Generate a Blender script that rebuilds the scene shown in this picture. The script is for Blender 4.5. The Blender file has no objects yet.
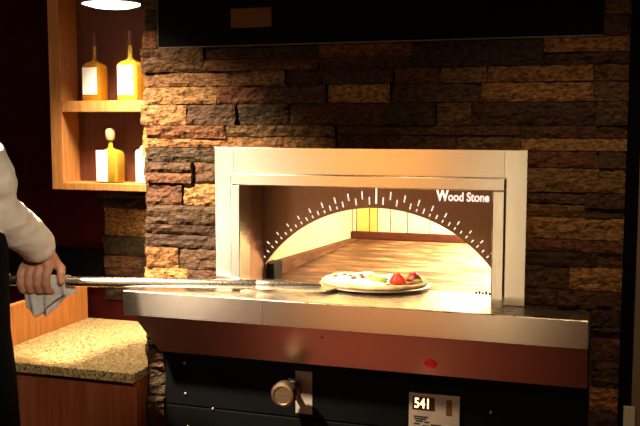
import bpy, bmesh, math, random
from mathutils import Vector, Matrix, noise
random.seed(7)
S = bpy.context.scene
C = S.collection
PI = math.pi

# ------------------------------------------------------------------ materials
def mat(name, col, rough=.5, metal=0., col2=None, scale=8., stretch=(1,1,1), bump=0., bscale=None,
        spec=.5, rough2=None, contrast=(.35,.65), detail=6., emit=None, estr=0., trans=0., ior=1.45, vcol=None, coat=0.):
    m = bpy.data.materials.new(name); m.use_nodes = True
    nt = m.node_tree; N = nt.nodes; L = nt.links
    b = N['Principled BSDF']
    b.inputs['Base Color'].default_value = (*col, 1); b.inputs['Roughness'].default_value = rough
    b.inputs['Metallic'].default_value = metal; b.inputs['Specular IOR Level'].default_value = spec
    b.inputs['IOR'].default_value = ior; b.inputs['Transmission Weight'].default_value = trans
    b.inputs['Coat Weight'].default_value = coat
    if emit: b.inputs['Emission Color'].default_value = (*emit, 1); b.inputs['Emission Strength'].default_value = estr
    tc = N.new('ShaderNodeTexCoord'); mp = N.new('ShaderNodeMapping'); mp.inputs['Scale'].default_value = stretch
    L.new(tc.outputs['Object'], mp.inputs['Vector'])
    nz = N.new('ShaderNodeTexNoise'); nz.inputs['Scale'].default_value = scale; nz.inputs['Detail'].default_value = detail
    nz.inputs['Roughness'].default_value = .62
    L.new(mp.outputs['Vector'], nz.inputs['Vector'])
    fac = nz.outputs['Fac']
    if col2:
        cr = N.new('ShaderNodeValToRGB'); e = cr.color_ramp.elements
        e[0].position, e[1].position = contrast; e[0].color = (*col, 1); e[1].color = (*col2, 1)
        L.new(fac, cr.inputs['Fac']); out = cr.outputs['Color']
        if vcol:
            at = N.new('ShaderNodeVertexColor'); at.layer_name = vcol
            mx = N.new('ShaderNodeMix'); mx.data_type = 'RGBA'; mx.blend_type = 'MULTIPLY'; mx.inputs[0].default_value = 1
            L.new(out, mx.inputs[6]); L.new(at.outputs['Color'], mx.inputs[7]); out = mx.outputs[2]
        L.new(out, b.inputs['Base Color'])
    if rough2 is not None:
        mr = N.new('ShaderNodeMapRange'); mr.inputs['From Min'].default_value = .3; mr.inputs['From Max'].default_value = .7
        mr.inputs['To Min'].default_value = rough; mr.inputs['To Max'].default_value = rough2
        L.new(fac, mr.inputs['Value']); L.new(mr.outputs['Result'], b.inputs['Roughness'])
    if bump:
        n2 = nz
        if bscale:
            n2 = N.new('ShaderNodeTexNoise'); n2.inputs['Scale'].default_value = bscale; n2.inputs['Detail'].default_value = 6
            L.new(mp.outputs['Vector'], n2.inputs['Vector'])
        bp = N.new('ShaderNodeBump'); bp.inputs['Strength'].default_value = bump; bp.inputs['Distance'].default_value = .01
        L.new(n2.outputs['Fac'], bp.inputs['Height']); L.new(bp.outputs['Normal'], b.inputs['Normal'])
    return m

M = {}
M['stone'] = mat('ledger_stone', (.28,.23,.18), .8, 0, (1.6,1.42,1.18), 60, (1,1,2.2), bump=.6, bscale=70, spec=.22, vcol='tint', contrast=(.36,.64), rough2=.62)
M['mortar'] = mat('mortar', (.02,.015,.012), .9)
M['steel_h'] = mat('brushed_steel', (.70,.62,.52), .20, 1, (.76,.68,.58), 14, (1.2,1.2,60), rough2=.27, bump=.006)
M['steel_v'] = mat('brushed_steel_upright', (.70,.62,.52), .18, 1, (.76,.68,.58), 6, (42,42,.8), rough2=.25, bump=.006)
M['steel_lip'] = mat('brushed_lip_steel', (.55,.45,.36), .19, 1, (.62,.52,.42), 6, (42,42,.8), rough2=.25, bump=.006)
M['steel_top'] = mat('worn_steel_top', (.60,.54,.47), .20, 1, (.78,.72,.62), 9, (2,14,1), rough2=.42, bump=.02)
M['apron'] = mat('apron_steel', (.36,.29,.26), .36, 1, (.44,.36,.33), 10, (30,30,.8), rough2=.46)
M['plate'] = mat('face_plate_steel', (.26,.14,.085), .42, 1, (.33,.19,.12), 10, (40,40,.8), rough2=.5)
M['black'] = mat('black_enamel', (.0022,.0022,.0026), .5, spec=.05)
M['hood'] = mat('hood_black', (.0016,.0016,.0018), .6, spec=.03)
M['hoodedge'] = mat('hood_edge', (.05,.035,.025), .5, .5)
M['brownplate'] = mat('brown_plate', (.075,.030,.011), .7, 0, (.10,.042,.016), 20, (1,1,8), spec=.06)
M['firebrick'] = mat('fire_clay', (.74,.57,.34), .85, 0, (.86,.72,.48), 7, bump=.12, bscale=30)
M['backclay'] = mat('pale_clay', (.86,.78,.58), .85, 0, (.93,.88,.72), 5, bump=.05)
M['yellowclay'] = mat('yellow_clay', (.70,.52,.12), .85, 0, (.84,.66,.22), 6)
M['ledge'] = mat('dark_red_ledge', (.06,.012,.005), .9, 0, (.11,.026,.01), 20)
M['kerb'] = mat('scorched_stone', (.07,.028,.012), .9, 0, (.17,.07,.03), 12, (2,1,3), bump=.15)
M['kerbend'] = mat('dark_stone', (.012,.008,.006), .9)
M['white'] = mat('glowing_white', (.95,.92,.86), .5, emit=(1,.93,.82), estr=1.0)  # glow put into the white of the strokes and lettering
M['knobmetal'] = mat('knob_metal', (.20,.13,.085), .45, 1, (.27,.19,.13), 9, (1,1,12))
M['chrome'] = mat('chrome', (.7,.68,.64), .18, 1)
M['labelgrey'] = mat('label_grey', (.17,.14,.115), .55, 0, (.23,.19,.16), 22)
M['ctrlface'] = mat('controller_face', (.19,.15,.125), .5, 0, (.24,.19,.16), 18)
M['display'] = mat('display_window', (.03,.009,.003), .2)
M['led'] = mat('led_digits', (.9,.45,.12), .5, emit=(1,.52,.2), estr=5)
M['redglow'] = mat('painted_red_glow', (.7,.01,.005), .4, emit=(1,.02,.01), estr=.12)  # emissive red standing in for the display's reflected glow
M['ink'] = mat('black_ink', (.008,.007,.006), .6)
M['woodshelf'] = mat('honey_wood', (.36,.135,.036), .45, 0, (.56,.26,.075), 5, (14,14,.9), bump=.05, contrast=(.3,.7))
M['woodback'] = mat('mahogany_back', (.095,.026,.012), .5, 0, (.15,.046,.022), 5, (14,14,.9), contrast=(.3,.7))
M['redwood'] = mat('red_cabinet_wood', (.17,.042,.012), .45, 0, (.25,.066,.02), 5, (12,12,.7), bump=.04)
M['orangewood'] = mat('orange_wood', (.46,.16,.035), .42, 0, (.6,.235,.06), 5, (10,10,.8), bump=.04)
M['redwall'] = mat('dark_red_paint', (.024,.0022,.002), .9, 0, (.030,.003,.0025), 4, spec=.03)
M['blackwall'] = mat('black_paint', (.010,.004,.004), .9)
M['glass'] = mat('pale_gold_glass', (.85,.58,.06), .06, trans=.6, ior=1.35)
M['glass2'] = mat('amber_glass', (.80,.36,.02), .06, trans=.6, ior=1.35)
M['paperlabel'] = mat('white_label', (.90,.88,.83), .6)
M['cork'] = mat('stopper_cork', (.55,.36,.17), .6, 0, (.68,.48,.26), 30)
M['cap'] = mat('dark_cap', (.12,.04,.02), .4)
M['wax'] = mat('cream_ceramic', (.88,.82,.66), .4)
M['lampwhite'] = mat('lamp_diffuser', (1,.97,.9), .5, emit=(1,.95,.86), estr=5)
M['lampshade'] = mat('lamp_shade', (.55,.52,.48), .4, .6)
M['cord'] = mat('cord_black', (.01,.01,.01), .6)
M['shirt'] = mat('white_shirt', (.70,.66,.60), .85, 0, (.80,.76,.70), 30, bump=.4, bscale=22)
M['vest'] = mat('black_cloth', (.0022,.0022,.0026), .9, spec=.1)
M['trouser'] = mat('black_trouser', (.002,.002,.0024), .9, spec=.1)
M['skin'] = mat('skin', (.50,.225,.135), .48, 0, (.60,.29,.18), 18, bump=.08, bscale=60)
M['hair'] = mat('dark_hair', (.015,.009,.006), .5, bump=.4, bscale=90)
M['eye'] = mat('eye_white', (.8,.78,.74), .2)
M['iris'] = mat('dark_iris', (.03,.015,.008), .2)
M['lip'] = mat('lip', (.42,.14,.10), .5)
M['shoe'] = mat('black_leather', (.01,.009,.009), .35)
M['towel'] = mat('kitchen_cloth', (.62,.59,.54), .95, 0, (.74,.71,.66), 26, bump=.4, bscale=60)
M['peelsteel'] = mat('peel_steel', (.56,.52,.49), .22, 1, (.68,.64,.60), 12, (1,50,50), rough2=.3)
M['peelblade'] = mat('peel_blade_steel', (.50,.45,.40), .42, 1)
M['crust'] = mat('baked_crust', (.46,.27,.10), .8, 0, (.74,.56,.31), 16, bump=.5, contrast=(.35,.6))
M['cheese'] = mat('melted_cheese', (.90,.80,.55), .5, 0, (.96,.92,.80), 22, bump=.5)
M['tomato'] = mat('red_tomato', (.62,.018,.012), .3, 0, (.80,.05,.03), 24, bump=.2, coat=.3)
M['darktomato'] = mat('roast_tomato', (.22,.015,.012), .4, 0, (.38,.03,.02), 24, bump=.2)
M['pepper'] = mat('yellow_pepper', (.75,.50,.05), .4, 0, (.85,.62,.12), 20)
M['basil'] = mat('basil_green', (.13,.22,.03), .5, 0, (.22,.32,.06), 20)
M['speck'] = mat('charred_bits', (.16,.05,.02), .7)
M['floor'] = mat('terracotta_floor', (.30,.045,.018), .6, 0, (.38,.065,.028), 6)
M['ceiling'] = mat('dark_ceiling', (.02,.014,.011), .9)
M['post'] = mat('black_post', (.002,.0015,.0015), .8, spec=.03)
M['olive'] = mat('olive_brown_paint', (.085,.056,.034), .7, 0, (.11,.074,.045), 6)
M['socket'] = mat('grey_plate', (.30,.26,.20), .5)

def granite():
    m = mat('speckled_granite', (.5,.4,.2), .28, bump=0, spec=.5)
    nt = m.node_tree; N = nt.nodes; L = nt.links; b = N['Principled BSDF']
    tc = N.new('ShaderNodeTexCoord')
    vo = N.new('ShaderNodeTexVoronoi'); vo.inputs['Scale'].default_value = 200
    nz = N.new('ShaderNodeTexNoise'); nz.inputs['Scale'].default_value = 110; nz.inputs['Detail'].default_value = 8
    L.new(tc.outputs['Object'], vo.inputs['Vector']); L.new(tc.outputs['Object'], nz.inputs['Vector'])
    cr = N.new('ShaderNodeValToRGB'); e = cr.color_ramp.elements
    e[0].position = .34; e[0].color = (.05,.025,.009,1); e[1].position = .66; e[1].color = (.47,.37,.19,1)
    k = e.new(.45); k.color = (.24,.155,.055,1)
    sx = N.new('ShaderNodeSeparateColor'); L.new(vo.outputs['Color'], sx.inputs[0])
    mx = N.new('ShaderNodeMath'); mx.operation = 'MULTIPLY_ADD'; mx.inputs[1].default_value = .28
    L.new(sx.outputs[0], mx.inputs[0]); 
    ad = N.new('ShaderNodeMath'); ad.operation = 'SUBTRACT'; ad.inputs[1].default_value = .14
    L.new(nz.outputs['Fac'], ad.inputs[0]); L.new(ad.outputs[0], mx.inputs[2])
    L.new(mx.outputs[0], cr.inputs['Fac']); L.new(cr.outputs['Color'], b.inputs['Base Color'])
    return m
M['granite'] = granite()

def hearth_mat():
    m = mat('baked_hearth', (.5,.4,.2), .55, spec=.4)
    nt = m.node_tree; N = nt.nodes; L = nt.links; b = N['Principled BSDF']
    tc = N.new('ShaderNodeTexCoord'); mp = N.new('ShaderNodeMapping'); mp.inputs['Scale'].default_value = (1.5, 4.2, 1)
    L.new(tc.outputs['Object'], mp.inputs['Vector'])
    nz = N.new('ShaderNodeTexNoise'); nz.inputs['Scale'].default_value = 4.0; nz.inputs['Detail'].default_value = 10; nz.inputs['Roughness'].default_value = .74
    L.new(mp.outputs['Vector'], nz.inputs['Vector'])
    # scorching: browner towards the left half of the hearth (a stain of the stone itself)
    sx = N.new('ShaderNodeSeparateXYZ'); L.new(tc.outputs['Object'], sx.inputs[0])
    mr = N.new('ShaderNodeMapRange'); mr.inputs['From Min'].default_value = -.42; mr.inputs['From Max'].default_value = .30
    mr.inputs['To Min'].default_value = -.16; mr.inputs['To Max'].default_value = .05
    L.new(sx.outputs['X'], mr.inputs['Value'])
    ad = N.new('ShaderNodeMath'); ad.operation = 'ADD'; L.new(nz.outputs['Fac'], ad.inputs[0]); L.new(mr.outputs['Result'], ad.inputs[1])
    cr = N.new('ShaderNodeValToRGB'); e = cr.color_ramp.elements
    e[0].position = .33; e[0].color = (.045,.014,.006,1); e[1].position = .68; e[1].color = (.74,.64,.44,1)
    k = e.new(.43); k.color = (.15,.062,.028,1); k = e.new(.53); k.color = (.42,.29,.15,1)
    L.new(ad.outputs[0], cr.inputs['Fac']); L.new(cr.outputs['Color'], b.inputs['Base Color'])
    return m
M['hearth'] = hearth_mat()

# ------------------------------------------------------------------ shape helpers
def nb(): return bmesh.new()
def box(bm, x0, x1, y0, y1, z0, z1, bev=0.):
    vs = [bm.verts.new(p) for p in ((x0,y0,z0),(x1,y0,z0),(x1,y1,z0),(x0,y1,z0),(x0,y0,z1),(x1,y0,z1),(x1,y1,z1),(x0,y1,z1))]
    fs = [bm.faces.new([vs[i] for i in f]) for f in ((3,2,1,0),(4,5,6,7),(0,1,5,4),(1,2,6,5),(2,3,7,6),(3,0,4,7))]
    if bev:
        ed = list({e for f in fs for e in f.edges})
        bmesh.ops.bevel(bm, geom=ed, offset=bev, segments=2, profile=.5, affect='EDGES')
    return bm
def prism(bm, pts, axis, a, b):
    """closed outline pts (2-D) extruded along axis from a to b; axis 'x': (y,z), 'y': (x,z), 'z': (x,y)"""
    def P(p, t): return {'x': (t,p[0],p[1]), 'y': (p[0],t,p[1]), 'z': (p[0],p[1],t)}[axis]
    A = [bm.verts.new(P(p,a)) for p in pts]; B = [bm.verts.new(P(p,b)) for p in pts]
    bm.faces.new(A); bm.faces.new(B[::-1]); n = len(pts)
    for i in range(n): bm.faces.new([A[i], B[i], B[(i+1)%n], A[(i+1)%n]])
    bmesh.ops.recalc_face_normals(bm, faces=bm.faces)
    return bm
def lathe(bm, prof, c, n=32, axis=Vector((0,0,1)), flip=False):
    """prof: (radius, height) list about axis through c"""
    ax = axis.normalized(); u = ax.orthogonal().normalized(); v = ax.cross(u); c = Vector(c); rings = []
    for r, h in prof:
        if r < 1e-6: rings.append([bm.verts.new(c+ax*h)])
        else: rings.append([bm.verts.new(c+ax*h+(u*math.cos(t)+v*math.sin(t))*r) for t in [2*PI*i/n for i in range(n)]])
    for A, B in zip(rings, rings[1:]):
        for i in range(n):
            j = (i+1)%n
            q = [A[i%len(A)], A[j%len(A)], B[j%len(B)], B[i%len(B)]]
            q2 = []
            for w in q:
                if w not in q2: q2.append(w)
            if len(q2) > 2: bm.faces.new(q2)
    bmesh.ops.recalc_face_normals(bm, faces=bm.faces)
    return bm
def tube(bm, pts, rad, n=14, squash=None):
    """tube through pts with a radius per point, closed with rounded ends"""
    pts = [Vector(p) for p in pts]; m = len(pts)
    if not hasattr(rad, '__len__'): rad = [rad]*m
    d0 = (pts[1]-pts[0]).normalized(); u = d0.orthogonal().normalized()
    P, R, D = [], [], []
    for i in range(m):
        d = (pts[min(i+1,m-1)]-pts[max(i-1,0)]).normalized()
        P.append(pts[i]); R.append(rad[i]); D.append(d)
    P = [P[0]-D[0]*R[0]*.8, P[0]-D[0]*R[0]*.45]+P+[P[-1]+D[-1]*R[-1]*.45, P[-1]+D[-1]*R[-1]*.8]
    R = [R[0]*.35, R[0]*.83]+R+[R[-1]*.83, R[-1]*.35]; D = [D[0]]*2+D+[D[-1]]*2
    rings = []
    for p, r, d in zip(P, R, D):
        u = (u-d*u.dot(d)).normalized(); v = d.cross(u)
        rings.append([bm.verts.new(p+(u*math.cos(2*PI*k/n)+v*math.sin(2*PI*k/n))*r) for k in range(n)])
    for A, B in zip(rings, rings[1:]):
        for i in range(n): bm.faces.new([A[i], A[(i+1)%n], B[(i+1)%n], B[i]])
    bm.faces.new(rings[0][::-1]); bm.faces.new(rings[-1])
    bmesh.ops.recalc_face_normals(bm, faces=bm.faces)
    return bm
def loft(bm, secs, u, v, n=28):
    """secs: (centre, half-width along u, half-depth along v)"""
    rings = []
    for c, a, b in secs:
        c = Vector(c); rings.append([bm.verts.new(c+u*math.cos(2*PI*k/n)*a+v*math.sin(2*PI*k/n)*b) for k in range(n)])
    for A, B in zip(rings, rings[1:]):
        for i in range(n): bm.faces.new([A[i], A[(i+1)%n], B[(i+1)%n], B[i]])
    bm.faces.new(rings[0][::-1]); bm.faces.new(rings[-1])
    bmesh.ops.recalc_face_normals(bm, faces=bm.faces)
    return bm
def ball(bm, c, r, sc=(1,1,1), sub=3, rot=None):
    mtx = Matrix.Translation(Vector(c)) @ (rot.to_4x4() if rot else Matrix.Identity(4)) @ Matrix.Diagonal((r*sc[0], r*sc[1], r*sc[2], 1))
    bmesh.ops.create_icosphere(bm, subdivisions=sub, radius=1, matrix=mtx)
    return bm
def frame_ring(bm, o, i, y0, y1):
    """rectangular ring (x0,x1,z0,z1) outer/inner between y0 and y1"""
    for r in ((o[0],o[1],i[3],o[3]), (o[0],o[1],o[2],i[2]), (o[0],i[0],i[2],i[3]), (i[1],o[1],i[2],i[3])):
        if r[1]-r[0] > 1e-4 and r[3]-r[2] > 1e-4: box(bm, r[0], r[1], y0, y1, r[2], r[3])
    return bm

# ------------------------------------------------------------------ object helpers
def tag(o, label=None, cat=None, group=None, kind=None):
    if label: o['label'] = label
    if cat: o['category'] = cat
    if group: o['group'] = group
    if kind: o['kind'] = kind
    return o
def root_loc(p):
    v = Vector((0,0,0))
    while p: v += p.location; p = p.parent
    return v
def obj(name, bm, m, parent=None, smooth=False, loc=None, label=None):
    off = root_loc(parent) if parent else Vector(loc or (0,0,0))
    bmesh.ops.translate(bm, verts=bm.verts, vec=-off)
    me = bpy.data.meshes.new(name); bm.to_mesh(me); bm.free()
    if m: me.materials.append(m)
    if smooth:
        me.polygons.foreach_set('use_smooth', [True]*len(me.polygons))
        if smooth == 'auto': me.set_sharp_from_angle(angle=math.radians(35))
    o = bpy.data.objects.new(name, me); C.objects.link(o)
    if parent: o.parent = parent
    else: o.location = off
    if label: o['label'] = label
    return o
def thing(name, label, cat, loc, group=None):
    o = bpy.data.objects.new(name, None); C.objects.link(o); o.location = loc; o.empty_display_size = .05
    return tag(o, label, cat, group)
def struct(name, bm, m, **k): return tag(obj(name, bm, m, **k), kind='structure')
def text(name, body, size, loc, m, parent, depth=.001, bold=0., align='LEFT', sx=1.):
    """lettering standing in the wall plane, reading from the front"""
    cu = bpy.data.curves.new(name, 'FONT'); cu.body = body; cu.size = size; cu.extrude = depth; cu.offset = bold; cu.align_x = align
    t = bpy.data.objects.new(name+'_curve', cu); C.objects.link(t)
    bpy.context.view_layer.update()
    me = bpy.data.meshes.new_from_object(t.evaluated_get(bpy.context.evaluated_depsgraph_get()))
    bpy.data.objects.remove(t); bpy.data.curves.remove(cu)
    bm = nb(); bm.from_mesh(me); bpy.data.meshes.remove(me)
    bmesh.ops.scale(bm, vec=(sx,1,1), verts=bm.verts)
    bmesh.ops.rotate(bm, cent=(0,0,0), matrix=Matrix.Rotation(PI/2, 3, 'X'), verts=bm.verts)
    bmesh.ops.translate(bm, vec=loc, verts=bm.verts)
    return obj(name, bm, m, parent)
def remesh(bm, voxel, smooth_it=4, sharp=None):
    me = bpy.data.meshes.new('tmp'); bm.to_mesh(me); bm.free()
    o = bpy.data.objects.new('tmp', me); C.objects.link(o)
    r = o.modifiers.new('r', 'REMESH'); r.mode = 'VOXEL'; r.voxel_size = voxel
    s = o.modifiers.new('s', 'SMOOTH'); s.factor = .5; s.iterations = smooth_it
    bpy.context.view_layer.update()
    me2 = bpy.data.meshes.new_from_object(o.evaluated_get(bpy.context.evaluated_depsgraph_get()))
    bpy.data.objects.remove(o); bpy.data.meshes.remove(me)
    b = nb(); b.from_mesh(me2); bpy.data.meshes.remove(me2)
    return b

# ------------------------------------------------------------------ key measures (metres)
FX0, FX1, FZ0, FZ1 = -1.240, -.243, 1.097, 1.558       # steel surround
OX0, OX1, OZ1 = -1.145, -.340, 1.438                   # opening
SHZ = 1.095                                            # steel shelf top
PY = .15                                               # arched face plate
WX0, WX1 = -1.505, .030                                # stone wall
BY = .72                                               # rear wall of the recess
GZ = .78                                               # granite top

# ------------------------------------------------------------------ stone walls
STONE_TINTS = [(.27,.155,.065),(.36,.22,.095),(.22,.11,.045),(.30,.145,.05),(.19,.125,.07),(.40,.27,.13),(.28,.195,.105),(.31,.14,.05),(.17,.10,.05),(.24,.13,.058)]
def stone_wall(bm, lay, origin, u, nrm, courses, spans_at, seed, cell=.0095, ragged=True, end_jit=.014):
    """ledger stones: origin + u*s + z, standing out along nrm; spans_at(z) -> list of (s0,s1)"""
    rnd = random.Random(seed); origin = Vector(origin)
    for z0, z1 in zip(courses, courses[1:]):
        for s0, s1 in spans_at((z0+z1)/2):
            s = s0 - (rnd.uniform(0,end_jit) if ragged else 0)
            while s < s1-.004:
                w = rnd.choice((rnd.uniform(.10,.2), rnd.uniform(.2,.42)))
                e = min(s+w, s1)
                if s1-e < .06: e = s1
                # a course may split into two thinner stones
                parts = [(z0,z1)] if (z1-z0) < .07 or rnd.random() < .55 else [(z0, z0+(z1-z0)*rnd.uniform(.38,.62)), None]
                if parts[-1] is None: parts[1] = (parts[0][1], z1)
                for a, b in parts:
                    dep = rnd.uniform(.006,.025); tint = rnd.choice(STONE_TINTS); k = rnd.uniform(.75,1.2); g0 = .3*tint[0]+.6*tint[1]+.1*tint[2]; tint = [.60*c+.40*g0*q for c, q in zip(tint, (1.2,1.0,.72))]
                    col = (tint[0]*k, tint[1]*k, tint[2]*k, 1)
                    tx, tz = rnd.uniform(-.007,.007), rnd.uniform(-.006,.006); off = Vector((rnd.uniform(0,99),rnd.uniform(0,99),0))
                    nx = max(3, int((e-s)/cell)); nz = max(3, int((b-a)/cell)); g = []
                    for j in range(nz+1):
                        row = []
                        for i in range(nx+1):
                            fs, fz = i/nx, j/nz
                            ps = s+.0015+(e-s-.003)*fs; pz = a+.0012+(b-a-.0024)*fz
                            n1 = noise.fractal(Vector((ps*22, pz*50, seed))+off, 1.0, 2.1, 4)
                            n1 = round(n1*3.5)/3.5*.55+n1*.45                         # cleft slate steps
                            ed = min(fs*(e-s), (1-fs)*(e-s), fz*(b-a), (1-fz)*(b-a))
                            d = dep + tx*(fs-.5)*2 + tz*(fz-.5)*2 + n1*.0085
                            if ed < .001: d -= .0035
                            d = max(d, .001)
                            jit = noise.noise(Vector((ps*40, pz*60, 5))+off)*.0028
                            row.append(bm.verts.new(origin + u*(ps+jit) + Vector((0,0,pz+jit*.7)) + nrm*d))
                        g.append(row)
                    def F(vs):
                        f = bm.faces.new(vs)
                        for l in f.loops: l[lay] = col
                    for j in range(nz):
                        for i in range(nx): F([g[j][i], g[j][i+1], g[j+1][i+1], g[j+1][i]])
                    ring = g[0][:] + [r[-1] for r in g[1:]] + g[-1][-2::-1] + [r[0] for r in g[-2:0:-1]]
                    back = [bm.verts.new(v.co - nrm*((v.co-origin).dot(nrm)+.02)) for v in ring]
                    for i in range(len(ring)):
                        j = (i+1)%len(ring); F([ring[j], ring[i], back[i], back[j]])
                s = e
def courses(rnd, stops, lo=.055, hi=.105):
    out = [stops[0]]
    for a, b in zip(stops, stops[1:]):
        n = max(1, round((b-a)/((lo+hi)/2))); w = [rnd.uniform(lo,hi) for _ in range(n)]; t = sum(w); z = a
        for k in w: z += k*(b-a)/t; out.append(z)
    return out
bm = nb(); lay = bm.loops.layers.color.new('tint')
HX0, HX1, HZ = -1.452, -.043, 1.882
def spans(z):
    if z < .90: return [(WX0, -1.452), (-.046, WX1)]
    if z < 1.10: return [(WX0, -1.452), (-.046, WX1)] if z < 1.0 else [(WX0, -1.24), (-.26, WX1)]
    if z < 1.555: return [(WX0, FX0+.008), (FX1-.008, WX1)]
    if z < HZ: return [(WX0, WX1)]
    return [(WX0, HX0), (HX1, WX1)]
cs = courses(random.Random(3), [0, .865, 1.012, 1.097, 1.556, HZ, 2.62], .05, .09)
stone_wall(bm, lay, (0,.0,0), Vector((1,0,0)), Vector((0,-1,0)), cs, spans, 11)
stone_wall(bm, lay, (WX0,.70,0), Vector((0,-1,0)), Vector((-1,0,0)), courses(random.Random(5), [0,2.62]), lambda z: [(0,.70)], 12, cell=.03, end_jit=0)
ws = struct('wall_back', bm, M['stone'])
bm = nb()                                              # the masonry core the stones are bonded to
box(bm, WX0+.002, -1.30, .004, .70, 0, 2.62); box(bm, -.20, WX1-.002, .004, .70, 0, 2.62); box(bm, -1.30, -.20, .004, .70, 1.70, 2.62)
box(bm, -1.30, FX0+.012, .004, .10, 1.0, 1.70); box(bm, FX1-.012, -.20, .004, .10, 1.0, 1.70); box(bm, FX0+.012, FX1-.012, .004, .10, FZ1-.012, 1.70)
core = struct('trim_1', bm, M['mortar'])
bm = nb(); lay = bm.loops.layers.color.new('tint')     # stone strip on the rear wall of the recess
stone_wall(bm, lay, (0,BY-.005,0), Vector((1,0,0)), Vector((0,-1,0)), courses(random.Random(9), [.86,1.345], .07, .12), lambda z: [(-2.115,-1.53)], 21, cell=.02, end_jit=.035)
struct('trim_2', bm, M['stone'])
bm = nb(); box(bm, -3.6, WX0+.2, BY, BY+.1, 0, 2.62); struct('wall_rear', bm, M['redwall'])
bm = nb(); box(bm, -3.7, -3.6, -5.5, BY+.1, 0, 2.62); struct('wall_left', bm, M['blackwall'])
bm = nb(); box(bm, -3.0, -2.125, BY-.03, BY-.001, .960, 1.085, .003); struct('trim_4', bm, M['post'])
bm = nb(); box(bm, .066, 1.6, .0, .12, 0, 2.62); struct('wall_right', bm, M['olive'])
bm = nb(); box(bm, .030, .066, -.006, .10, 0, 2.62, .003); struct('trim_3', bm, M['post'])
bm = nb(); box(bm, -3.7, 3.2, -6.5, 2.2, -.1, 0); struct('floor', bm, M['floor'])
bm = nb(); box(bm, -3.7, 3.2, -6.5, 2.2, 2.62, 2.72); struct('ceiling', bm, M['ceiling'])

# ------------------------------------------------------------------ the pizza oven
ov = thing('pizza_oven', 'stainless steel fronted pizza oven with arched mouth glowing in the stone wall', 'pizza oven', (-.75, 0, 0))
# surround: mitred flat ring with a return, built as four pieces so the brushing turns at the corners
yo = -.040
for a, b in ((FX0, FX0+.066), (FX1-.066, FX1)):
    bm = nb(); box(bm, a, b, yo, .03, FZ0, FZ1, .0006); obj('surround_jamb', bm, M['steel_v'], ov)
bm = nb(); box(bm, FX0+.066, FX1-.066, yo, .03, FZ1-.088, FZ1, .0006)
obj('surround_header', bm, M['steel_h'], ov)
bx0, bx1, bz1 = -1.178, -.304, FZ1-.082
yb = yo-.020
for a, b in ((bx0, OX0), (OX1, bx1)):
    bm = nb(); box(bm, a, b, yb, .03, FZ0-.002, OZ1, .003); obj('bezel_jamb', bm, M['steel_v'], ov)
bm = nb(); box(bm, bx0, bx1, yb, .03, OZ1, bz1, .003); obj('bezel_header', bm, M['steel_h'], ov)
# liner of the recess: sides and top
bm = nb()
box(bm, OX0-.012, OX0+.0, .031, PY, SHZ, OZ1+.012); box(bm, OX1, OX1+.012, .031, PY, SHZ, OZ1+.012); box(bm, OX0, OX1, .031, PY, OZ1, OZ1+.012)
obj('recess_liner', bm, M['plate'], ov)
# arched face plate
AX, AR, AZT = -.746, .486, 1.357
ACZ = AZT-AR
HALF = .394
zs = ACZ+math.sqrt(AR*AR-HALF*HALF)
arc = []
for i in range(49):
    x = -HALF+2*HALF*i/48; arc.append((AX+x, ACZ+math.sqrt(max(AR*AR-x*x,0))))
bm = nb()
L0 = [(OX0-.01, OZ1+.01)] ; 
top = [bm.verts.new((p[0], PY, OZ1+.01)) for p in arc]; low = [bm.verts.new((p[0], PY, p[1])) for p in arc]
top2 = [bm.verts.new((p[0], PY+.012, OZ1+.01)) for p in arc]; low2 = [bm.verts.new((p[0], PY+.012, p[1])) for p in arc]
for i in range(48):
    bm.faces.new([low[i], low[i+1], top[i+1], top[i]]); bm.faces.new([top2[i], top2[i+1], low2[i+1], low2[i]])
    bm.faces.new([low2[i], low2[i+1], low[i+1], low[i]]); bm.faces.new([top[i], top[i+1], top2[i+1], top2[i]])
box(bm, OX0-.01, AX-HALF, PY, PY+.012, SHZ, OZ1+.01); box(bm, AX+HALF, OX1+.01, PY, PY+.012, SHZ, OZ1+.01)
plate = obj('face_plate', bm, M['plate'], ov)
# sunburst of short strokes above the arch
bm = nb()
def stroke(th, r0, r1, w=.0042):
    d = Vector((math.sin(th), 0, math.cos(th))); s = Vector((math.cos(th), 0, -math.sin(th)))
    c = Vector((AX, 0, ACZ)); q = []
    for y in (PY-.0016, PY+.001):
        for r, k in ((r0,-1),(r0,1),(r1,1),(r1,-1)):
            p = c+d*r+s*(w/2*k); p.y = y; q.append(bm.verts.new(p))
    bm.faces.new(q[:4]); bm.faces.new(q[7:3:-1])
    for i in range(4): bm.faces.new([q[i], q[i+4], q[(i+1)%4+4], q[(i+1)%4]])
NR = 21
for i in range(-NR, NR+1):
    th = math.radians(2.62*i)
    q = 1-.62*min(1, abs(i)/13)
    if i == 0: stroke(th, AR+.014, AR+.068, .0052)
    elif i % 2 == 0: stroke(th, AR+.030, AR+.030+.030*q, .0036)
    else: stroke(th, AR+.012, AR+.012+.026*q, .0036)
    if i % 2 == 0 and abs(i) > 5: stroke(th, AR+.011, AR+.020, .0036)
bmesh.ops.recalc_face_normals(bm, faces=bm.faces)
obj('sunburst_mark', bm, M['white'], plate)
text('lettering', 'W', .050, (-.545, PY-.001, 1.388), M['white'], plate, .001, .0018, sx=.72)
text('lettering', 'ood Stone', .040, (-.5075, PY-.001, 1.388), M['white'], plate, .001, .0008, sx=.78)
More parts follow.
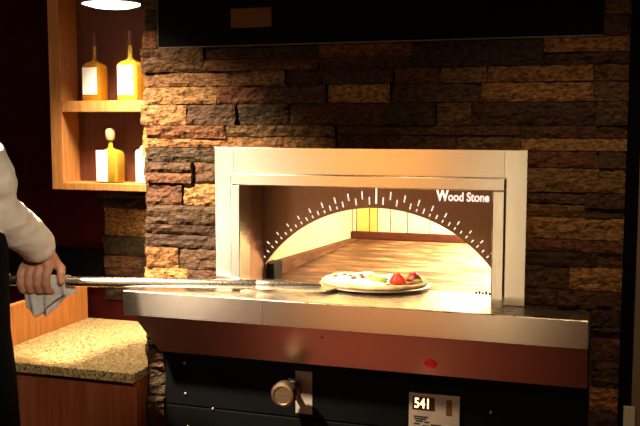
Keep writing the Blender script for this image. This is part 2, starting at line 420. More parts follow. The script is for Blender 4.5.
# chamber: clay walls round the fire
CX0, CX1, CY1, CZ1 = -1.170, -.150, 1.33, 1.64
y0 = PY+.0125
bm = nb(); box(bm, CX0-.03, CX0, y0, CY1, SHZ-.03, CZ1); obj('chamber_side_wall', bm, M['firebrick'], ov)
bm = nb(); box(bm, CX1, CX1+.03, y0, CY1, SHZ-.03, CZ1); obj('chamber_side_wall', bm, M['firebrick'], ov)
bm = nb()                                              # low vault
vp = []
for i in range(17):
    t = PI*i/16; vp.append((.5*(CX0+CX1)-math.cos(t)*(CX1-CX0)/2*1.0, CZ1-.12+.12*math.sin(t)))
prism(bm, vp+[(CX1+.03, CZ1+.06), (CX0-.03, CZ1+.06)], 'y', y0, CY1); obj('chamber_vault', bm, M['firebrick'], ov)
bm = nb(); box(bm, CX0-.03, CX1+.03, y0, y0+.02, AZT+.10, CZ1+.03); 
box(bm, CX0-.03, OX0-.011, y0-.012, y0+.02, SHZ-.03, CZ1); box(bm, OX1+.011, CX1+.03, y0-.012, y0+.02, SHZ-.03, CZ1); obj('chamber_front_wall', bm, M['firebrick'], ov)
seams = [CX0, -1.150, -1.085, -1.048, -.985, -.905, -.80, -.66, -.5, -.33, CX1]
for k, (a, b) in enumerate(zip(seams, seams[1:])):
    bm = nb(); box(bm, a+.0025, b-.0025, CY1+.0, CY1+.04, SHZ-.02, CZ1+.02, .002)
    obj('back_lining_panel', bm, M['yellowclay'] if k in (1,2) else M['backclay'], ov)
bm = nb(); box(bm, CX0-.03, CX1+.03, CY1+.042, CY1+.06, SHZ-.03, CZ1+.06); obj('chamber_rear_casing', bm, M['mortar'], ov)
bm = nb(); box(bm, CX0+.004, -.60, CY1-.03, CY1-.002, SHZ+.001, SHZ+.036, .004); obj('back_ledge', bm, M['ledge'], ov)
bm = nb(); box(bm, CX0, CX1, PY+.0, CY1, SHZ-.03, SHZ+.0005); obj('hearth', bm, M['hearth'], ov)
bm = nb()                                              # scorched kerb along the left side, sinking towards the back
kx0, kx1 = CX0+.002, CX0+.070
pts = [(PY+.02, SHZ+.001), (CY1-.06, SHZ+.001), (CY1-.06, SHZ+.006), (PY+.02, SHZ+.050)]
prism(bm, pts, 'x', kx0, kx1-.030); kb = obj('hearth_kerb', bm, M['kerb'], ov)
bm = nb(); box(bm, kx0+.012, kx1-.014, PY+.014, PY+.10, SHZ+.001, SHZ+.056, .004); obj('dark_block', bm, M['kerbend'], kb)  # near-black block at the front end of the kerb
# steel shelf, lip and sloping apron
SX0, SX1, LY = -1.513, -.055, -.172
bm = nb(); box(bm, SX0, SX1, LY, -.0415, SHZ-.083, SHZ, .0035)
box(bm, FX0+.02, FX1-.02, -.0415, PY-.0005, SHZ-.05, SHZ-.0005)
sh = obj('steel_shelf', bm, M['steel_top'], ov)
bm = nb(); box(bm, SX0+.002, -1.024, LY-.0022, LY+.001, SHZ-.080, SHZ-.003); box(bm, -1.022, SX1-.002, LY-.0022, LY+.001, SHZ-.080, SHZ-.003)
obj('shelf_lip', bm, M['steel_lip'], sh)
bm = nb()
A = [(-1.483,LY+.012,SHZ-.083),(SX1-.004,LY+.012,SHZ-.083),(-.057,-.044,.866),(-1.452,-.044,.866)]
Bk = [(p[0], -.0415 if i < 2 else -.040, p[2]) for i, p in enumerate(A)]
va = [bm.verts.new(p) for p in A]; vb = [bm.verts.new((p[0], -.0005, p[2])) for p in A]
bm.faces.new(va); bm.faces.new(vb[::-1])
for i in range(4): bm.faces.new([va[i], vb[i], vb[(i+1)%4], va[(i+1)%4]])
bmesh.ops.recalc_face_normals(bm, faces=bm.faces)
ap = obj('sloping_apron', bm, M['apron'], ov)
def onap(x, t): return Vector((x, LY+.012+t*(-.044-LY-.012), SHZ-.083+t*(.866-SHZ+.083)))
nap = Vector((0,-.146,-.116)).normalized()
nap = Vector((0,-(SHZ-.083-.866),-( -.044-LY-.012))).normalized()
bm = nb(); lathe(bm, [(0,.004),(.003,.0035),(.005,.0015),(.005,-.001)], onap(-.842,.22), 14, nap); obj('rivet', bm, M['chrome'], ap, True)
bm = nb(); lathe(bm, [(0,.008),(.011,.0065),(.019,.003),(.021,-.001)], onap(-.513,.70), 24, nap); obj('red_glow_spot', bm, M['redglow'], ap, True, label='small red spot imitating the display glow reflected on the apron')  # glowing cap added to imitate the digits' red reflection in the apron
# black control panel under the shelf
bm = nb(); box(bm, -1.448, -.052, -.012, .10, .675, .866, .003); box(bm, -1.448, -.052, -.012, .10, .10, .671, .003); box(bm, -1.43, -.07, .0, .10, .02, .10)
cp = obj('control_panel', bm, M['black'], ov)
for x, z in ((-1.375,.822),(-1.372,.715),(-1.270,.672),(-1.365,.600),(-.338,.755),(-.72,.665)):
    bm = nb(); lathe(bm, [(0,.004),(.004,.0035),(.006,.001),(.006,-.001)], (x,-.012,z), 12, Vector((0,-1,0))); obj('bolt', bm, M['knobmetal'], cp, True)
bm = nb(); box(bm, -.972, -.914, -.0150, -.012, .690, .832, .0005); lb = obj('instruction_label', bm, M['labelgrey'], ov, label='grey label plate behind the control knob')
bm = nb(); kc = (-.983, -.0122, .775)
ax = Vector((0,-1,0))
lathe(bm, [(0,0),(.030,0),(.030,.006),(.024,.010),(.0,.010)], kc, 28, ax); kr = obj('control_knob', bm, M['chrome'], ov, 'auto')
bm = nb(); lathe(bm, [(0,.010),(.011,.010),(.011,.052),(0,.052)], kc, 20, ax); obj('knob_shaft', bm, M['ink'], kr, 'auto')
bm = nb(); lathe(bm, [(0,.048),(.024,.048),(.036,.054),(.041,.066),(.041,.088),(.037,.095),(.030,.097),(.028,.094),(0,.094)], kc, 36, ax); obj('knob_grip', bm, M['knobmetal'], kr, 'auto', label='round brown metal grip')
# temperature controller with lit digits
cx0, cx1, cz1 = -.592, -.432, .797
bm = nb(); box(bm, cx0, cx1, -.022, -.0122, .640, cz1, .002); tcn = obj('temperature_controller', bm, M['ctrlface'], ov, label='grey temperature controller with lit amber digits')
bm = nb(); box(bm, cx0+.012, cx0+.082, -.0228, -.020, cz1-.052, cz1-.010); obj('display', bm, M['display'], tcn)
text('digit', '541', .044, (cx0+.017, -.0232, cz1-.045), M['led'], tcn, .0004, .0006, sx=.80)
bm = nb(); box(bm, cx0+.118, cx0+.136, -.0228, -.020, cz1-.062, cz1-.012); obj('side_window', bm, M['brownplate'], tcn)
bm = nb()
for x0, x1, z in ((.016,.062,.074),(.018,.056,.081),(.022,.046,.088),(.050,.066,.090),(.018,.036,.097),(.070,.104,.097),(.044,.066,.102),(.058,.100,.110)):
    box(bm, cx0+x0, cx0+x1, -.0225, -.0215, cz1-z-.0025, cz1-z+.0025)
obj('printed_legend', bm, M['ink'], tcn)
bm = nb(); box(bm, -.402, -.355, -.0415-.0002, -.0410, SHZ+.0, SHZ+.0); bm.free()
bm = nb()
for i in range(5): box(bm, -.412+i*.0105, -.412+i*.0105+.0075, PY-.03, PY-.0293, SHZ-.0004, SHZ+.007+.003*(i%2))
obj('stamped_marks', bm, M['ink'], sh)

# ------------------------------------------------------------------ hood above
hd = thing('extractor_hood', 'large black hood front set in the stone above the oven', 'hood', (-.75,0,HZ))
bm = nb(); box(bm, HX0, HX1, -.016, .003, HZ, 2.615, .003); obj('hood_front', bm, M['hood'], hd)
bm = nb(); box(bm, HX0, HX1, -.0185, -.0162, HZ, HZ+.004); box(bm, HX0, HX0+.003, -.0185, -.0162, HZ+.004, 2.615); obj('edge_strip', bm, M['hoodedge'], hd)
bm = nb(); box(bm, -1.188, -1.046, -.022, -.0162, 1.940, 2.002, .004); obj('brown_plate', bm, M['brownplate'], hd, label='small brown plate')

# ------------------------------------------------------------------ recess: shelf unit, bottles, lamp, counter
UX0, UX1, UY0, UY1 = -2.283, -1.66, .57, .70
Z1, Z2 = 1.384, 1.728                                  # board tops
su = thing('display_shelf', 'honey wood wall shelf unit with two boards beside the stone pillar', 'shelf', (UX0, UY1, Z1))
bm = nb(); box(bm, UX0, UX0+.056, UY0, UY1, Z1-.030, 2.40, .002); obj('side_panel', bm, M['woodshelf'], su)
bm = nb(); box(bm, UX1-.056, UX1, UY0, UY1, Z1-.030, 2.40, .002); obj('side_panel', bm, M['woodshelf'], su)
for z in (Z1, Z2, 2.40):
    bm = nb(); box(bm, UX0+.056, UX1-.056, UY0, UY1-.001, z-(.030 if z < 1.6 else .046), z, .002); obj('shelf_board', bm, M['woodshelf'], su)
bm = nb(); box(bm, UX0+.01, UX1-.01, UY1, UY1+.012, Z1-.02, 2.39); obj('back_panel', bm, M['woodback'], su)

def bottle(label, x, y, z, hw, bh, nh, glassm, lab, stop, round_=False, group=None):
    """square-shouldered bottle: half width hw, body height bh, neck height nh"""
    t = thing('bottle', label, 'bottle', (x,y,z), group)
    bm = nb(); n = 32; prof = []
    secs = [(.0,hw*.92),(.006,hw),(bh*.82,hw),(bh*.90,hw*.93),(bh*.96,hw*.70),(bh*1.01,hw*.34),(bh*1.06,hw*.22),(bh+nh,hw*.19)]
    rings = []
    for h, r in secs:
        p = 2. if round_ else (2.+5.*min(1,max(0,(r/hw-.35)/.4)))
        ring = []
        for k in range(n):
            a = 2*PI*k/n; c, s = math.cos(a), math.sin(a)
            ring.append(bm.verts.new((x+math.copysign(abs(c)**(2/p),c)*r, y+math.copysign(abs(s)**(2/p),s)*r*(1 if round_ else .8), z+h)))
        rings.append(ring)
    for A, B in zip(rings, rings[1:]):
        for i in range(n): bm.faces.new([A[i], A[(i+1)%n], B[(i+1)%n], B[i]])
    bm.faces.new(rings[0][::-1]); bm.faces.new(rings[-1]); bmesh.ops.recalc_face_normals(bm, faces=bm.faces)
    obj('glass_body', bm, glassm, t, 'auto')
    d = hw*(1 if round_ else .8)
    if lab:
        x0, x1, z0, z1 = lab; bm = nb()
        if round_:
            rows = [[bm.verts.new((x+(hw+.0012)*math.sin(a), y-(hw+.0012)*math.cos(a), zz)) for a in [x0+(x1-x0)*k/10 for k in range(11)]] for zz in (z+z0*bh, z+z1*bh)]
            for i in range(10): bm.faces.new([rows[0][i], rows[0][i+1], rows[1][i+1], rows[1][i]])
        else: box(bm, x+x0*hw, x+x1*hw, y-d-.0018, y-d-.0003, z+z0*bh, z+z1*bh)
        obj('label', bm, M['paperlabel'], t)
    if stop == 'cap':
        bm = nb(); lathe(bm, [(hw*.215,-.045),(hw*.25,-.044),(hw*.26,-.004),(hw*.25,.012),(0,.014)], (x,y,z+bh+nh), 20); obj('bottle_cap', bm, M['cap'], t, 'auto')
    elif stop == 'ball':
        bm = nb(); lathe(bm, [(0,0),(hw*.30,0),(hw*.36,.006),(hw*.42,.02),(hw*.40,.042),(hw*.28,.05),(0,.052)], (x,y,z+bh+nh+.0005), 20); obj('stopper', bm, M['cork'], t, 'auto')
    return t
by = .628
bottle('amber bottle with a white label, left one on the upper board of the wall shelf', -2.098, by, Z2+.0005, .046, .165, .105, M['glass2'], (-.78,.70,.16,.84), 'cap')
bottle('pale gold bottle with a white label, nearest the pillar on the upper board', -1.928, by, Z2+.0005, .048, .168, .105, M['glass'], (-.80,.70,.14,.86), 'cap')
bottle('square bottle with a cork ball stopper alone on the lower board', -2.030, by, Z1+.0005, .049, .142, .036, M['glass'], (-.95,.15,.05,.97), 'ball')
bm = nb(); lathe(bm, [(0,0),(.030,0),(.033,.004),(.033,.128),(.029,.138),(.020,.142),(0,.142)], (-1.876, by, Z1+.0005), 28)
cn = thing('jar', 'plain cream jar half hidden behind the pillar on the lower shelf board', 'jar', (-1.876, by, Z1+.0005)); obj('jar_body', bm, M['wax'], cn, 'auto')
bm = nb(); lathe(bm, [(0,.1422),(.012,.1422),(.012,.152),(.008,.156),(0,.156)], (-1.876, by, Z1+.0005), 20); obj('lid_knob', bm, M['wax'], cn, 'auto')

lx, ly, lz = -1.852, .37, 2.088
lp = thing('pendant_lamp', 'glowing round pendant lamp hanging in front of the wall shelf', 'lamp', (lx,ly,lz))
bm = nb(); lathe(bm, [(.114,0),(.119,.002),(.115,.03),(.10,.07),(.05,.11),(.02,.13),(.018,.15),(0,.152),(0,.146),(.014,.144),(.016,.126),(.046,.105),(.095,.066),(.110,.028),(.114,0)], (lx,ly,lz), 40); obj('lamp_shade', bm, M['lampshade'], lp, 'auto')
bm = nb(); lathe(bm, [(0,-.016),(.04,-.0145),(.075,-.010),(.098,-.003),(.109,.004),(.106,.014),(0,.014)], (lx,ly,lz), 40); obj('diffuser', bm, M['lampwhite'], lp, True)
bm = nb(); tube(bm, [(lx,ly,lz+.152), (lx,ly,2.60)], .004, 8); obj('cord', bm, M['cord'], lp, True)

bm = nb(); box(bm, -2.192, WX0-.044, -.055, BY-.04, GZ-.034, GZ, .003)
gw = obj('granite_worktop', bm, M['granite'], loc=(-1.85,.3,GZ-.034)); tag(gw, 'speckled tan granite worktop in the recess left of the oven', 'worktop')
bc = thing('base_cabinet', 'reddish wooden base cabinet under the granite worktop', 'cabinet', (-1.85,.3,0))
bm = nb(); box(bm, -2.19, WX0-.050, .0, BY-.06, .10, GZ-.0345); obj('carcass', bm, M['redwood'], bc)
bm = nb(); box(bm, -2.19, WX0-.050, .04, BY-.06, 0, .0995); obj('plinth', bm, M['post'], bc)
bm = nb(); box(bm, -2.186, WX0-.052, -.022, -.0005, .105, GZ-.058, .003); obj('door', bm, M['redwood'], bc)
bm = nb(); box(bm, -2.222, -2.1935, -.055, BY-.042, 0, .936, .002); ep = obj('end_panel', bm, M['orangewood'], loc=(-2.21,.3,0)); tag(ep, 'orange wooden end panel rising beside the granite worktop', 'panel')

# wall plate at the lower right
bm = nb(); box(bm, .045, .078, -.013, -.0065, .700, .815, .002); sp = obj('wall_plate', bm, M['socket'], loc=(.06,-.006,.70)); tag(sp, 'small grey plate on the dark post right of the oven', 'wall plate')

# ------------------------------------------------------------------ pizza peel and pizza
H0, H1 = Vector((-2.10,-.318,1.1225)), Vector((-1.055,-.045,1.117))
pp = thing('pizza_peel', 'long steel pizza peel held across the oven shelf under the pizza', 'pizza peel', (-.74,.03,1.10))
hdir = (H1-H0).normalized()
bm = nb(); tube(bm, [H0+(H1-H0)*t for t in (0,.25,.5,.75,1)], .0165, 20); obj('handle', bm, M['peelsteel'], pp, True)
bm = nb(); tube(bm, [H1-hdir*.03, H1+hdir*.02, H1+hdir*.09, H1+hdir*.17], [.019,.019,.011,.007], 16); obj('ferrule', bm, M['peelsteel'], pp, True)
PC = Vector((-.748,.138,1.103))
bm = nb(); lathe(bm, [(0,0),(.182,0),(.186,.0015),(.186,.004),(.182,.006),(0,.006)], PC, 64)
bmesh.ops.scale(bm, vec=(1,.80,1), space=Matrix.Translation(-PC), verts=bm.verts)
prism(bm, [(-1.02,-.055),(-.86,-.04),(-.80,.12),(-.90,.055),(-1.02,-.025)], 'z', PC.z+.001, PC.z+.0055)
obj('blade', bm, M['peelblade'], pp, 'auto')
pz = thing('pizza', 'cooked pizza with melted cheese and red tomatoes on the peel', 'pizza', PC+Vector((0,0,.006)))
zc = PC.z+.0064
def blob(bm, c, rx, ry, h, seed, n=40, m=8, rough=.12):
    """low, uneven round heap"""
    c = Vector(c); rings = []
    for j in range(m+1):
        f = 1-j/m; ring = []
        zz = h*(1-f**3)
        for k in range(n):
            a = 2*PI*k/n; w = 1+rough*noise.noise(Vector((math.cos(a)*1.8, math.sin(a)*1.8, seed)))
            ring.append(bm.verts.new((c.x+math.cos(a)*rx*f*w, c.y+math.sin(a)*ry*f*w, c.z+zz*(1+.35*noise.noise(Vector((math.cos(a)*f*3, math.sin(a)*f*3, seed+4))))))) if f > 0 else None
        if f == 0: ring = [bm.verts.new((c.x,c.y,c.z+h))]
        rings.append(ring)
    for A, B in zip(rings, rings[1:]):
        for i in range(n):
            if len(B) == 1: bm.faces.new([A[i], A[(i+1)%n], B[0]])
            else: bm.faces.new([A[i], A[(i+1)%n], B[(i+1)%n], B[i]])
    bm.faces.new(rings[0][::-1]); bmesh.ops.recalc_face_normals(bm, faces=bm.faces)
    return bm
bm = nb(); n, m = 72, 12; R = .176; rings = []
for j, (rr, hh) in enumerate([(.0,0),(.96,0),(1.,.004),(1.01,.009),(.97,.015),(.92,.0145),(.86,.010),(.80,.009),(.4,.008),(.0,.008)]):
    if rr == 0: rings.append([bm.verts.new((PC.x,PC.y,zc+hh))]); continue
    ring = []
    for k in range(n):
        a = 2*PI*k/n; w = 1+.035*noise.noise(Vector((math.cos(a)*2, math.sin(a)*2, 3)))
        b = 1+(.45*noise.noise(Vector((math.cos(a)*5, math.sin(a)*5, 8))) if hh > .007 else 0)
        ring.append(bm.verts.new((PC.x+math.cos(a)*R*rr*w, PC.y+.79*math.sin(a)*R*rr*w, zc+hh*b*.85)))
    rings.append(ring)
for A, B in zip(rings, rings[1:]):
    for i in range(n):
        q = [A[i%len(A)], A[(i+1)%n%len(A)], B[(i+1)%n%len(B)], B[i%len(B)]]; q2 = []
        for v in q:
            if v not in q2: q2.append(v)
        bm.faces.new(q2)
bmesh.ops.recalc_face_normals(bm, faces=bm.faces)
obj('crust', bm, M['crust'], pz, True)
for k, (dx, dy, rx, ry, h) in enumerate([(-.09,-.06,.060,.045,.020),(-.10,.03,.05,.05,.018),(-.02,-.08,.055,.045,.018),(-.01,.02,.06,.06,.014),(.07,-.02,.05,.05,.012),(.05,.08,.06,.05,.014),(-.05,.10,.05,.045,.015),(.03,-.115,.04,.03,.014)]):
    bm = nb(); blob(bm, (PC.x+dx, PC.y+dy*.79, zc+.0075), rx, ry*.8, h*.8, k*3.1, 30, 6, .35); obj('cheese', bm, M['cheese'], pz, True)
for k, (dx, dy, r, h, mt) in enumerate([(.092,-.062,.030,.032,'tomato'),(.136,-.012,.026,.030,'darktomato')]):
    bm = nb(); blob(bm, (PC.x+dx, PC.y+dy*.79, zc+.014), r, r*.85, h*.9, 40+k, 28, 8, .18); obj('tomato', bm, M[mt], pz, True, label=('bright red tomato half','dark roasted tomato half')[k])
for k, (dx, dy) in enumerate([(.018,-.07),(-.005,-.035)]):
    bm = nb(); blob(bm, (PC.x+dx, PC.y+dy*.79, zc+.017+.000), .022, .014, .014, 60+k, 20, 5, .3); obj('yellow_pepper', bm, M['pepper'], pz, True)
for k, (dx, dy) in enumerate([(.152,-.03),(.105,.05),(.035,-.03),(.045,-.085)]):
    bm = nb(); blob(bm, (PC.x+dx, PC.y+dy*.79, zc+.016), .020, .011, .008, 70+k, 18, 4, .3); obj('herb_leaf', bm, M['basil'], pz, True)
for k, (dx, dy) in enumerate([(-.075,-.04),(-.055,-.07),(-.03,-.05),(-.10,-.01),(-.045,.0),(-.12,-.055)]):
    bm = nb(); blob(bm, (PC.x+dx, PC.y+dy*.79, zc+.017+.004), .010, .008, .007, 80+k, 14, 4, .3); obj('charred_bit', bm, M['speck'], pz, True)

# ------------------------------------------------------------------ the cook
pc = Vector((-1.885,-.555,0)); rt = Vector((.97,-.243,0)).normalized(); fw = Vector((.243,.97,0)).normalized(); up = Vector((0,0,1))
def B(a, b, z): return pc+rt*a+fw*b+up*z
man = thing('person', 'person in black apron and white shirt gripping the peel handle at left', 'person', (pc.x,pc.y,0))
SR, ER, WR = Vector((-1.678,-.60,1.535)), Vector((-1.722,-.515,1.390)), Vector((-1.757,-.252,1.226))
SL, EL, WL = B(-.185,0,1.52), Vector((-2.125,-.50,1.25)), Vector((-1.985,-.345,1.115))
KR, KL = B(.10,.03,.50), B(-.10,.03,.50)
AR_, AL_ = B(.11,-.02,.09), B(-.11,-.02,.09)
def torso(bm, g):
    loft(bm, [(B(0,-.01,.84),.155+g,.115+g),(B(0,-.01,.93),.178+g,.125+g),(B(0,0,1.03),.168+g,.118+g),(B(0,.01,1.13),.160+g,.112+g),(B(0,.015,1.27),.172+g,.122+g),
              (B(0,.01,1.40),.186+g,.122+g),(B(0,.0,1.48),.178+g,.105+g),(B(0,-.01,1.535),.14+g,.08+g),(B(0,-.01,1.57),.075+g,.06+g)], rt, fw)
def arms(bm, g, cut=1.):
    for s, e, w in ((SR,ER,WR),(SL,EL,WL)):
        pts = [s-rt*(.03 if s is SR else -.03), s.lerp(e,.33), s.lerp(e,.66), e, e.lerp(w,.3), e.lerp(w,.65), e.lerp(w,cut)]
        tube(bm, pts, [.058+g,.053+g,.050+g,.050+g,.049+g+g*.3,.040+g*1.9,.030+g*2.2], 18)
bm = nb(); torso(bm, 0); arms(bm, 0)
for hip, k, a in ((B(.09,0,.90),KR,AR_),(B(-.09,0,.90),KL,AL_)):
    tube(bm, [hip, hip.lerp(k,.5), k, k.lerp(a,.35), a], [.088,.074,.056,.054,.036], 18)
    tube(bm, [a-up*.045-fw*.03, a-up*.052+fw*.05, a-up*.062+fw*.16], [.034,.034,.024], 14)
hc = B(.0,.035,1.745)                                   # head
tube(bm, [B(0,-.012,1.52), B(0,.0,1.60), B(0,.012,1.67)], [.062,.057,.056], 18)
loft(bm, [(hc-up*.118+fw*.035,.026,.022),(hc-up*.105+fw*.028,.045,.05),(hc-up*.075+fw*.014,.060,.078),(hc-up*.03,.068,.090),(hc+up*.02,.073,.095),(hc+up*.06-fw*.006,.073,.094),(hc+up*.09-fw*.01,.062,.080),(hc+up*.108-fw*.012,.038,.05),(hc+up*.115-fw*.012,.012,.016)], rt, fw)
tube(bm, [hc+fw*.090+up*.02, hc+fw*.104-up*.005, hc+fw*.114-up*.026], [.008,.011,.015], 10)   # nose
for s in (-1,1): 
    ball(bm, hc+rt*s*.074-fw*.005-up*.01, .030, (.30,.6,1.0), 2, Matrix.Rotation(math.atan2(fw.y,fw.x)-PI/2, 3, 'Z'))
    tube(bm, [hc+rt*s*.014+fw*.090+up*.024, hc+rt*s*.034+fw*.084+up*.028, hc+rt*s*.052+fw*.066+up*.022], [.008,.009,.007], 8)   # brow
tube(bm, [hc+rt*-.022+fw*.082-up*.058, hc+fw*.092-up*.057, hc+rt*.022+fw*.082-up*.058], [.006,.009,.006], 8)
bm = remesh(bm, .0075, 5)
def hand(bm, w, knuck, fingers, thumb, palm_r=.016):
    """palm from wrist w to the knuckle points, each finger its own chain"""
    g = nb()
    for k in knuck: tube(g, [w, w.lerp(k,.35), w.lerp(k,.7), k], [.024,.021,palm_r+.003,.0155], 12)
    for a, b in zip(knuck, knuck[1:]): tube(g, [w.lerp(a.lerp(b,.5),.35), w.lerp(a.lerp(b,.5),.85)], [.018,.0125], 10)
    for f, r in fingers: tube(g, f, r, 12)
    tube(g, thumb[0], thumb[1], 12)
    g = remesh(g, .0028, 3)
    me = bpy.data.meshes.new('h'); g.to_mesh(me); g.free(); bm.from_mesh(me); bpy.data.meshes.remove(me)
def hz(x):                                              # handle axis at x
    t = (x-H0.x)/(H1.x-H0.x); return H0+(H1-H0)*t
kn, fg = [], []
for i, (x, ln, r) in enumerate([(-1.738,.95,.0140),(-1.7650,1.05,.0145),(-1.792,1.0,.0140),(-1.818,.85,.0130)]):
    h = hz(x); k = h+Vector((0,-.026,.048+.004*(i in (1,2)))); kn.append(k)
    fg.append(([k, h+Vector((-.001,-.040,.026)), h+Vector((-.003,-.0405,-.002)), h+Vector((-.004,-.029,-.025)), h+Vector((-.005,-.006,-.0325)), h+Vector((-.006,.014,-.024))], [r*1.12,r*1.06,r*1.05,r,r*.95,r*.85]))
h = hz(-1.70)
thumb = ([WR+Vector((.022,.01,-.012)), Vector((-1.725,-.225,1.178)), hz(-1.710)+Vector((0,-.004,.042)), hz(-1.701)+Vector((0,-.022,.026)), hz(-1.696)+Vector((0,-.031,.002))], [.018,.017,.0155,.014,.0115])
hand(bm, WR, kn, fg, thumb)
kn, fg = [], []
for i, x in enumerate((-1.905,-1.927,-1.949,-1.970)):   # the far hand holds the handle from below
    h = hz(x); k = h+Vector((0,-.022,-.032)); kn.append(k)
    fg.append(([k, h+Vector((.0,.004,-.030)), h+Vector((.001,.026,-.012)), h+Vector((.001,.026,.012)), h+Vector((.001,.008,.027))], [.0125,.012,.0115,.011,.0095]))
thumb = ([WL+Vector((.02,-.01,.0)), hz(-1.925)+Vector((0,-.034,-.010)), hz(-1.905)+Vector((0,-.033,.010)), hz(-1.893)+Vector((0,-.020,.026))], [.016,.014,.012,.010])
hand(bm, WL, kn, fg, thumb)
obj('body', bm, M['skin'], man, True)
bm = nb(); torso(bm, .010); arms(bm, .013, .86)
for s, e in ((SR,ER),(SL,EL)):                          # elbow folds
    pass
bm = remesh(bm, .007, 4)
for v in bm.verts:                                      # creased cotton
    d = noise.fractal(Vector((v.co.x*9, v.co.y*9, v.co.z*16)), 1., 2., 3)*.0075
    v.co += v.normal*d
obj('shirt', bm, M['shirt'], man, True)
tube(cb := nb(), [ER.lerp(WR,.76), ER.lerp(WR,.82), ER.lerp(WR,.86), ER.lerp(WR,.89)], [.058,.060,.060,.058], 22); obj('cuff', cb, M['shirt'], man, True)
bm = nb()                                               # black bib apron / waistcoat over the shirt
loft(bm, [(B(0,.01,.44),.250,.165),(B(0,.005,.70),.245,.160),(B(0,-.0,.90),.238,.152),(B(0,0,1.03),.228,.142),(B(0,.01,1.13),.218,.136),(B(0,.015,1.27),.205,.142),(B(0,.01,1.38),.170,.140),(B(0,.0,1.46),.150,.124),(B(0,-.01,1.53),.120,.098),(B(0,-.01,1.558),.095,.082)], rt, fw, 40)
for v in bm.verts:
    v.co += (v.co-B(0,0,v.co.z)).normalized()*.006*math.sin(math.atan2((v.co-pc).dot(fw),(v.co-pc).dot(rt))*7+v.co.z*3)*(1 if v.co.z < 1.0 else .3)
obj('apron', bm, M['vest'], man, True)
bm = nb()
for hip, k, a in ((B(.09,0,.90),KR,AR_),(B(-.09,0,.90),KL,AL_)): tube(bm, [hip, hip.lerp(k,.5), k, k.lerp(a,.5), a+up*.02], [.104,.090,.074,.068,.060], 20)
obj('trousers', bm, M['trouser'], man, True)
for a in (AR_, AL_):
    bm = nb(); loft(bm, [(a-up*.088+fw*.055,.046,.148),(a-up*.065+fw*.055,.048,.150),(a-up*.045+fw*.04,.044,.125),(a-up*.01-fw*.005,.042,.066),(a+up*.02-fw*.01,.042,.052)], rt, fw, 24); obj('shoe', bm, M['shoe'], man, True)
bm = nb()                                               # short dark hair
loft(bm, [(hc-up*.035-fw*.040,.070,.066),(hc+up*.02-fw*.026,.079,.080),(hc+up*.065-fw*.014,.080,.096),(hc+up*.10-fw*.014,.068,.086),(hc+up*.122-fw*.014,.040,.052),(hc+up*.128-fw*.014,.012,.016)], rt, fw, 32); obj('hair', bm, M['hair'], man, True)
for s in (-1,1):
    bm = nb(); ball(bm, hc+rt*s*.032+fw*.080+up*.006, .0125, sub=2); e = obj('eye', bm, M['eye'], man, True)
    bm = nb(); ball(bm, hc+rt*s*.032+fw*.0885+up*.006, .0058, sub=2); obj('iris', bm, M['iris'], e, True)
bm = nb(); tube(bm, [hc+rt*-.024+fw*.086-up*.058, hc+fw*.0985-up*.0575, hc+rt*.024+fw*.086-up*.058], [.003,.006,.003], 8); obj('mouth', bm, M['lip'], man, True)

# cloth folded over the handle under the near hand
bm = nb(); nx, rows = 30, []
prof = []
for k in range(9): prof.append((.019+.001*k, -.092+.0115*k))
tw0, tw1 = -1.826, -1.690
for j in range(33):
    row = []
    for i in range(nx+1):
        x = tw0+(tw1-tw0)*i/nx; h = hz(x); f = i/nx
        drop = .097+.022*math.sin(f*5.0+.6)-.040*max(0,f-.55)/.45-.02*max(0,.2-f)/.2
        t = j/32
        if t < .42: k = 1-t/.42; dy, dz = -.0205+.016*k+.006*k*math.sin(f*17+1)+.003*k*math.sin(f*31), -k*drop
        elif t < .58: a = PI*(t-.42)/.16; dy, dz = -.0215*math.cos(a), .0215*math.sin(a)
        else: k = (t-.58)/.42; dy, dz = .0215+.010*k+.009*k*math.sin(f*14), -k*drop*1.05
        row.append(bm.verts.new((h.x+(t-.5)*.01+.006*math.sin(f*9)*abs(dz)/.08, h.y+dy, h.z+dz)))
    rows.append(row)
for A, Bq in zip(rows, rows[1:]):
    for i in range(nx): bm.faces.new([A[i], A[i+1], Bq[i+1], Bq[i]])
bmesh.ops.recalc_face_normals(bm, faces=bm.faces)
bmesh.ops.solidify(bm, geom=bm.faces[:], thickness=.0025)
tw = obj('kitchen_cloth', bm, M['towel'], loc=(-1.76,-.22,1.02), smooth=True); tag(tw, 'white kitchen cloth draped over the peel handle under the hand', 'cloth')

# ------------------------------------------------------------------ light
def area(name, loc, target, size, power, col, shape='DISK', spread=PI):
    l = bpy.data.lights.new(name, 'AREA'); l.shape = shape; l.size = size; l.energy = power; l.color = col; l.spread = spread
    o = bpy.data.objects.new(name, l); C.objects.link(o); o.location = loc
    o.rotation_euler = (Vector(target)-Vector(loc)).to_track_quat('-Z','Y').to_euler(); return o
def spot(name, loc, target, angle, power, col, blend=.6, r=.05):
    l = bpy.data.lights.new(name, 'SPOT'); l.spot_size = math.radians(angle); l.energy = power; l.color = col; l.spot_blend = blend; l.shadow_soft_size = r
    o = bpy.data.objects.new(name, l); C.objects.link(o); o.location = loc
    o.rotation_euler = (Vector(target)-Vector(loc)).to_track_quat('-Z','Y').to_euler(); return o
def point(name, loc, power, col, r=.05):
    l = bpy.data.lights.new(name, 'POINT'); l.energy = power; l.color = col; l.shadow_soft_size = r
    o = bpy.data.objects.new(name, l); C.objects.link(o); o.location = loc; return o
WARM = (1,.80,.55); WARMER = (1,.62,.30)
area('pendant_glow', (lx,ly,lz-.02), (lx,ly+.22,lz-1), .22, 17, WARM, spread=math.radians(92))
spot('near_downlight', (-2.05,-1.05,2.50), (-1.50,-.05,1.15), 50, 1800, (1,.80,.52), 1., .05)
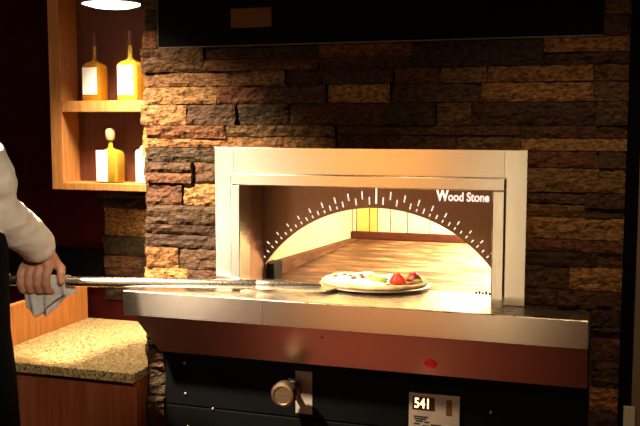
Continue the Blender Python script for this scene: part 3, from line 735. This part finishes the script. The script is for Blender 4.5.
spot('granite_fill', (-1.72,-.40,2.52), (-1.74,.22,.78), 52, 40, (1,.80,.50), .9, .05)  # added spot without a fixture, brightens the granite worktop
spot('hand_fill_spot', (.45,-2.9,2.45), (-1.70,-.25,1.10), 17, 250, (1,.84,.62), .8, .04)  # unseen helper spot, lifts hand, cloth and sleeve from the front
spot('floor_fill', (-.75,-1.55,2.56), (-.75,-1.5,0), 52, 27, (1,.62,.36), .6, .05)  # added to light the floor that the apron mirrors
spot('upper_stone_fill', (-.95,-1.5,2.56), (-.95,0,1.75), 66, 9, (1,.64,.32), 1., .05)  # extra spot put in to lift the upper stones
spot('downlight', (-.05,-1.50,2.56), (-.10,-.0,1.22), 44, 75, (1,.72,.42), 1.)
def strip(name, x, z, wx, hz_, power, col):
    o = area(name, (x,-4.6,z), (x*.5-.35,0,1.2), wx, power, col, 'RECTANGLE'); o.data.size_y = hz_
strip('steel_glint_strip', -3.75, .35, .6, .9, 22, (1,.88,.70))  # added unseen strips, placed to make the highlights on the steel
strip('steel_glint_strip', -3.2, 1.15, .5, 1.1, 7, (1,.86,.64))
strip('steel_glint_strip', -2.0, 1.35, 1.3, .5, 8, (1,.42,.10))
strip('steel_glint_strip', -.84, .80, .24, 1.7, 4.5, (1,.80,.50))
strip('steel_glint_strip', -1.75, .15, 1.2, .6, 4.5, (1,.46,.17))
point('oven_flame', (-.45,.75,1.47), 20, (1,.84,.58), .06)
point('oven_flame_far', (-.35,1.12,1.38), 15, (1,.88,.68), .05)
w = bpy.data.worlds.new('world'); S.world = w; w.use_nodes = True
w.node_tree.nodes['Background'].inputs[0].default_value = (1,.6,.4,1); w.node_tree.nodes['Background'].inputs[1].default_value = .006

# ------------------------------------------------------------------ camera
F = 900.; th = math.atan(91/F); ps = math.atan(.3264/math.cos(th))
cam = bpy.data.cameras.new('camera'); co = bpy.data.objects.new('camera', cam); C.objects.link(co)
cam.sensor_width = 36; cam.lens = F/640*36; cam.clip_start = .05
co.location = (0,-2.72,1.64); co.rotation_euler = (PI/2-th, 0, ps)
S.camera = co
S.view_settings.view_transform = 'Standard'; S.view_settings.look = 'None'; S.view_settings.gamma = 1; S.view_settings.use_curve_mapping = False
S.view_settings.exposure = 0.
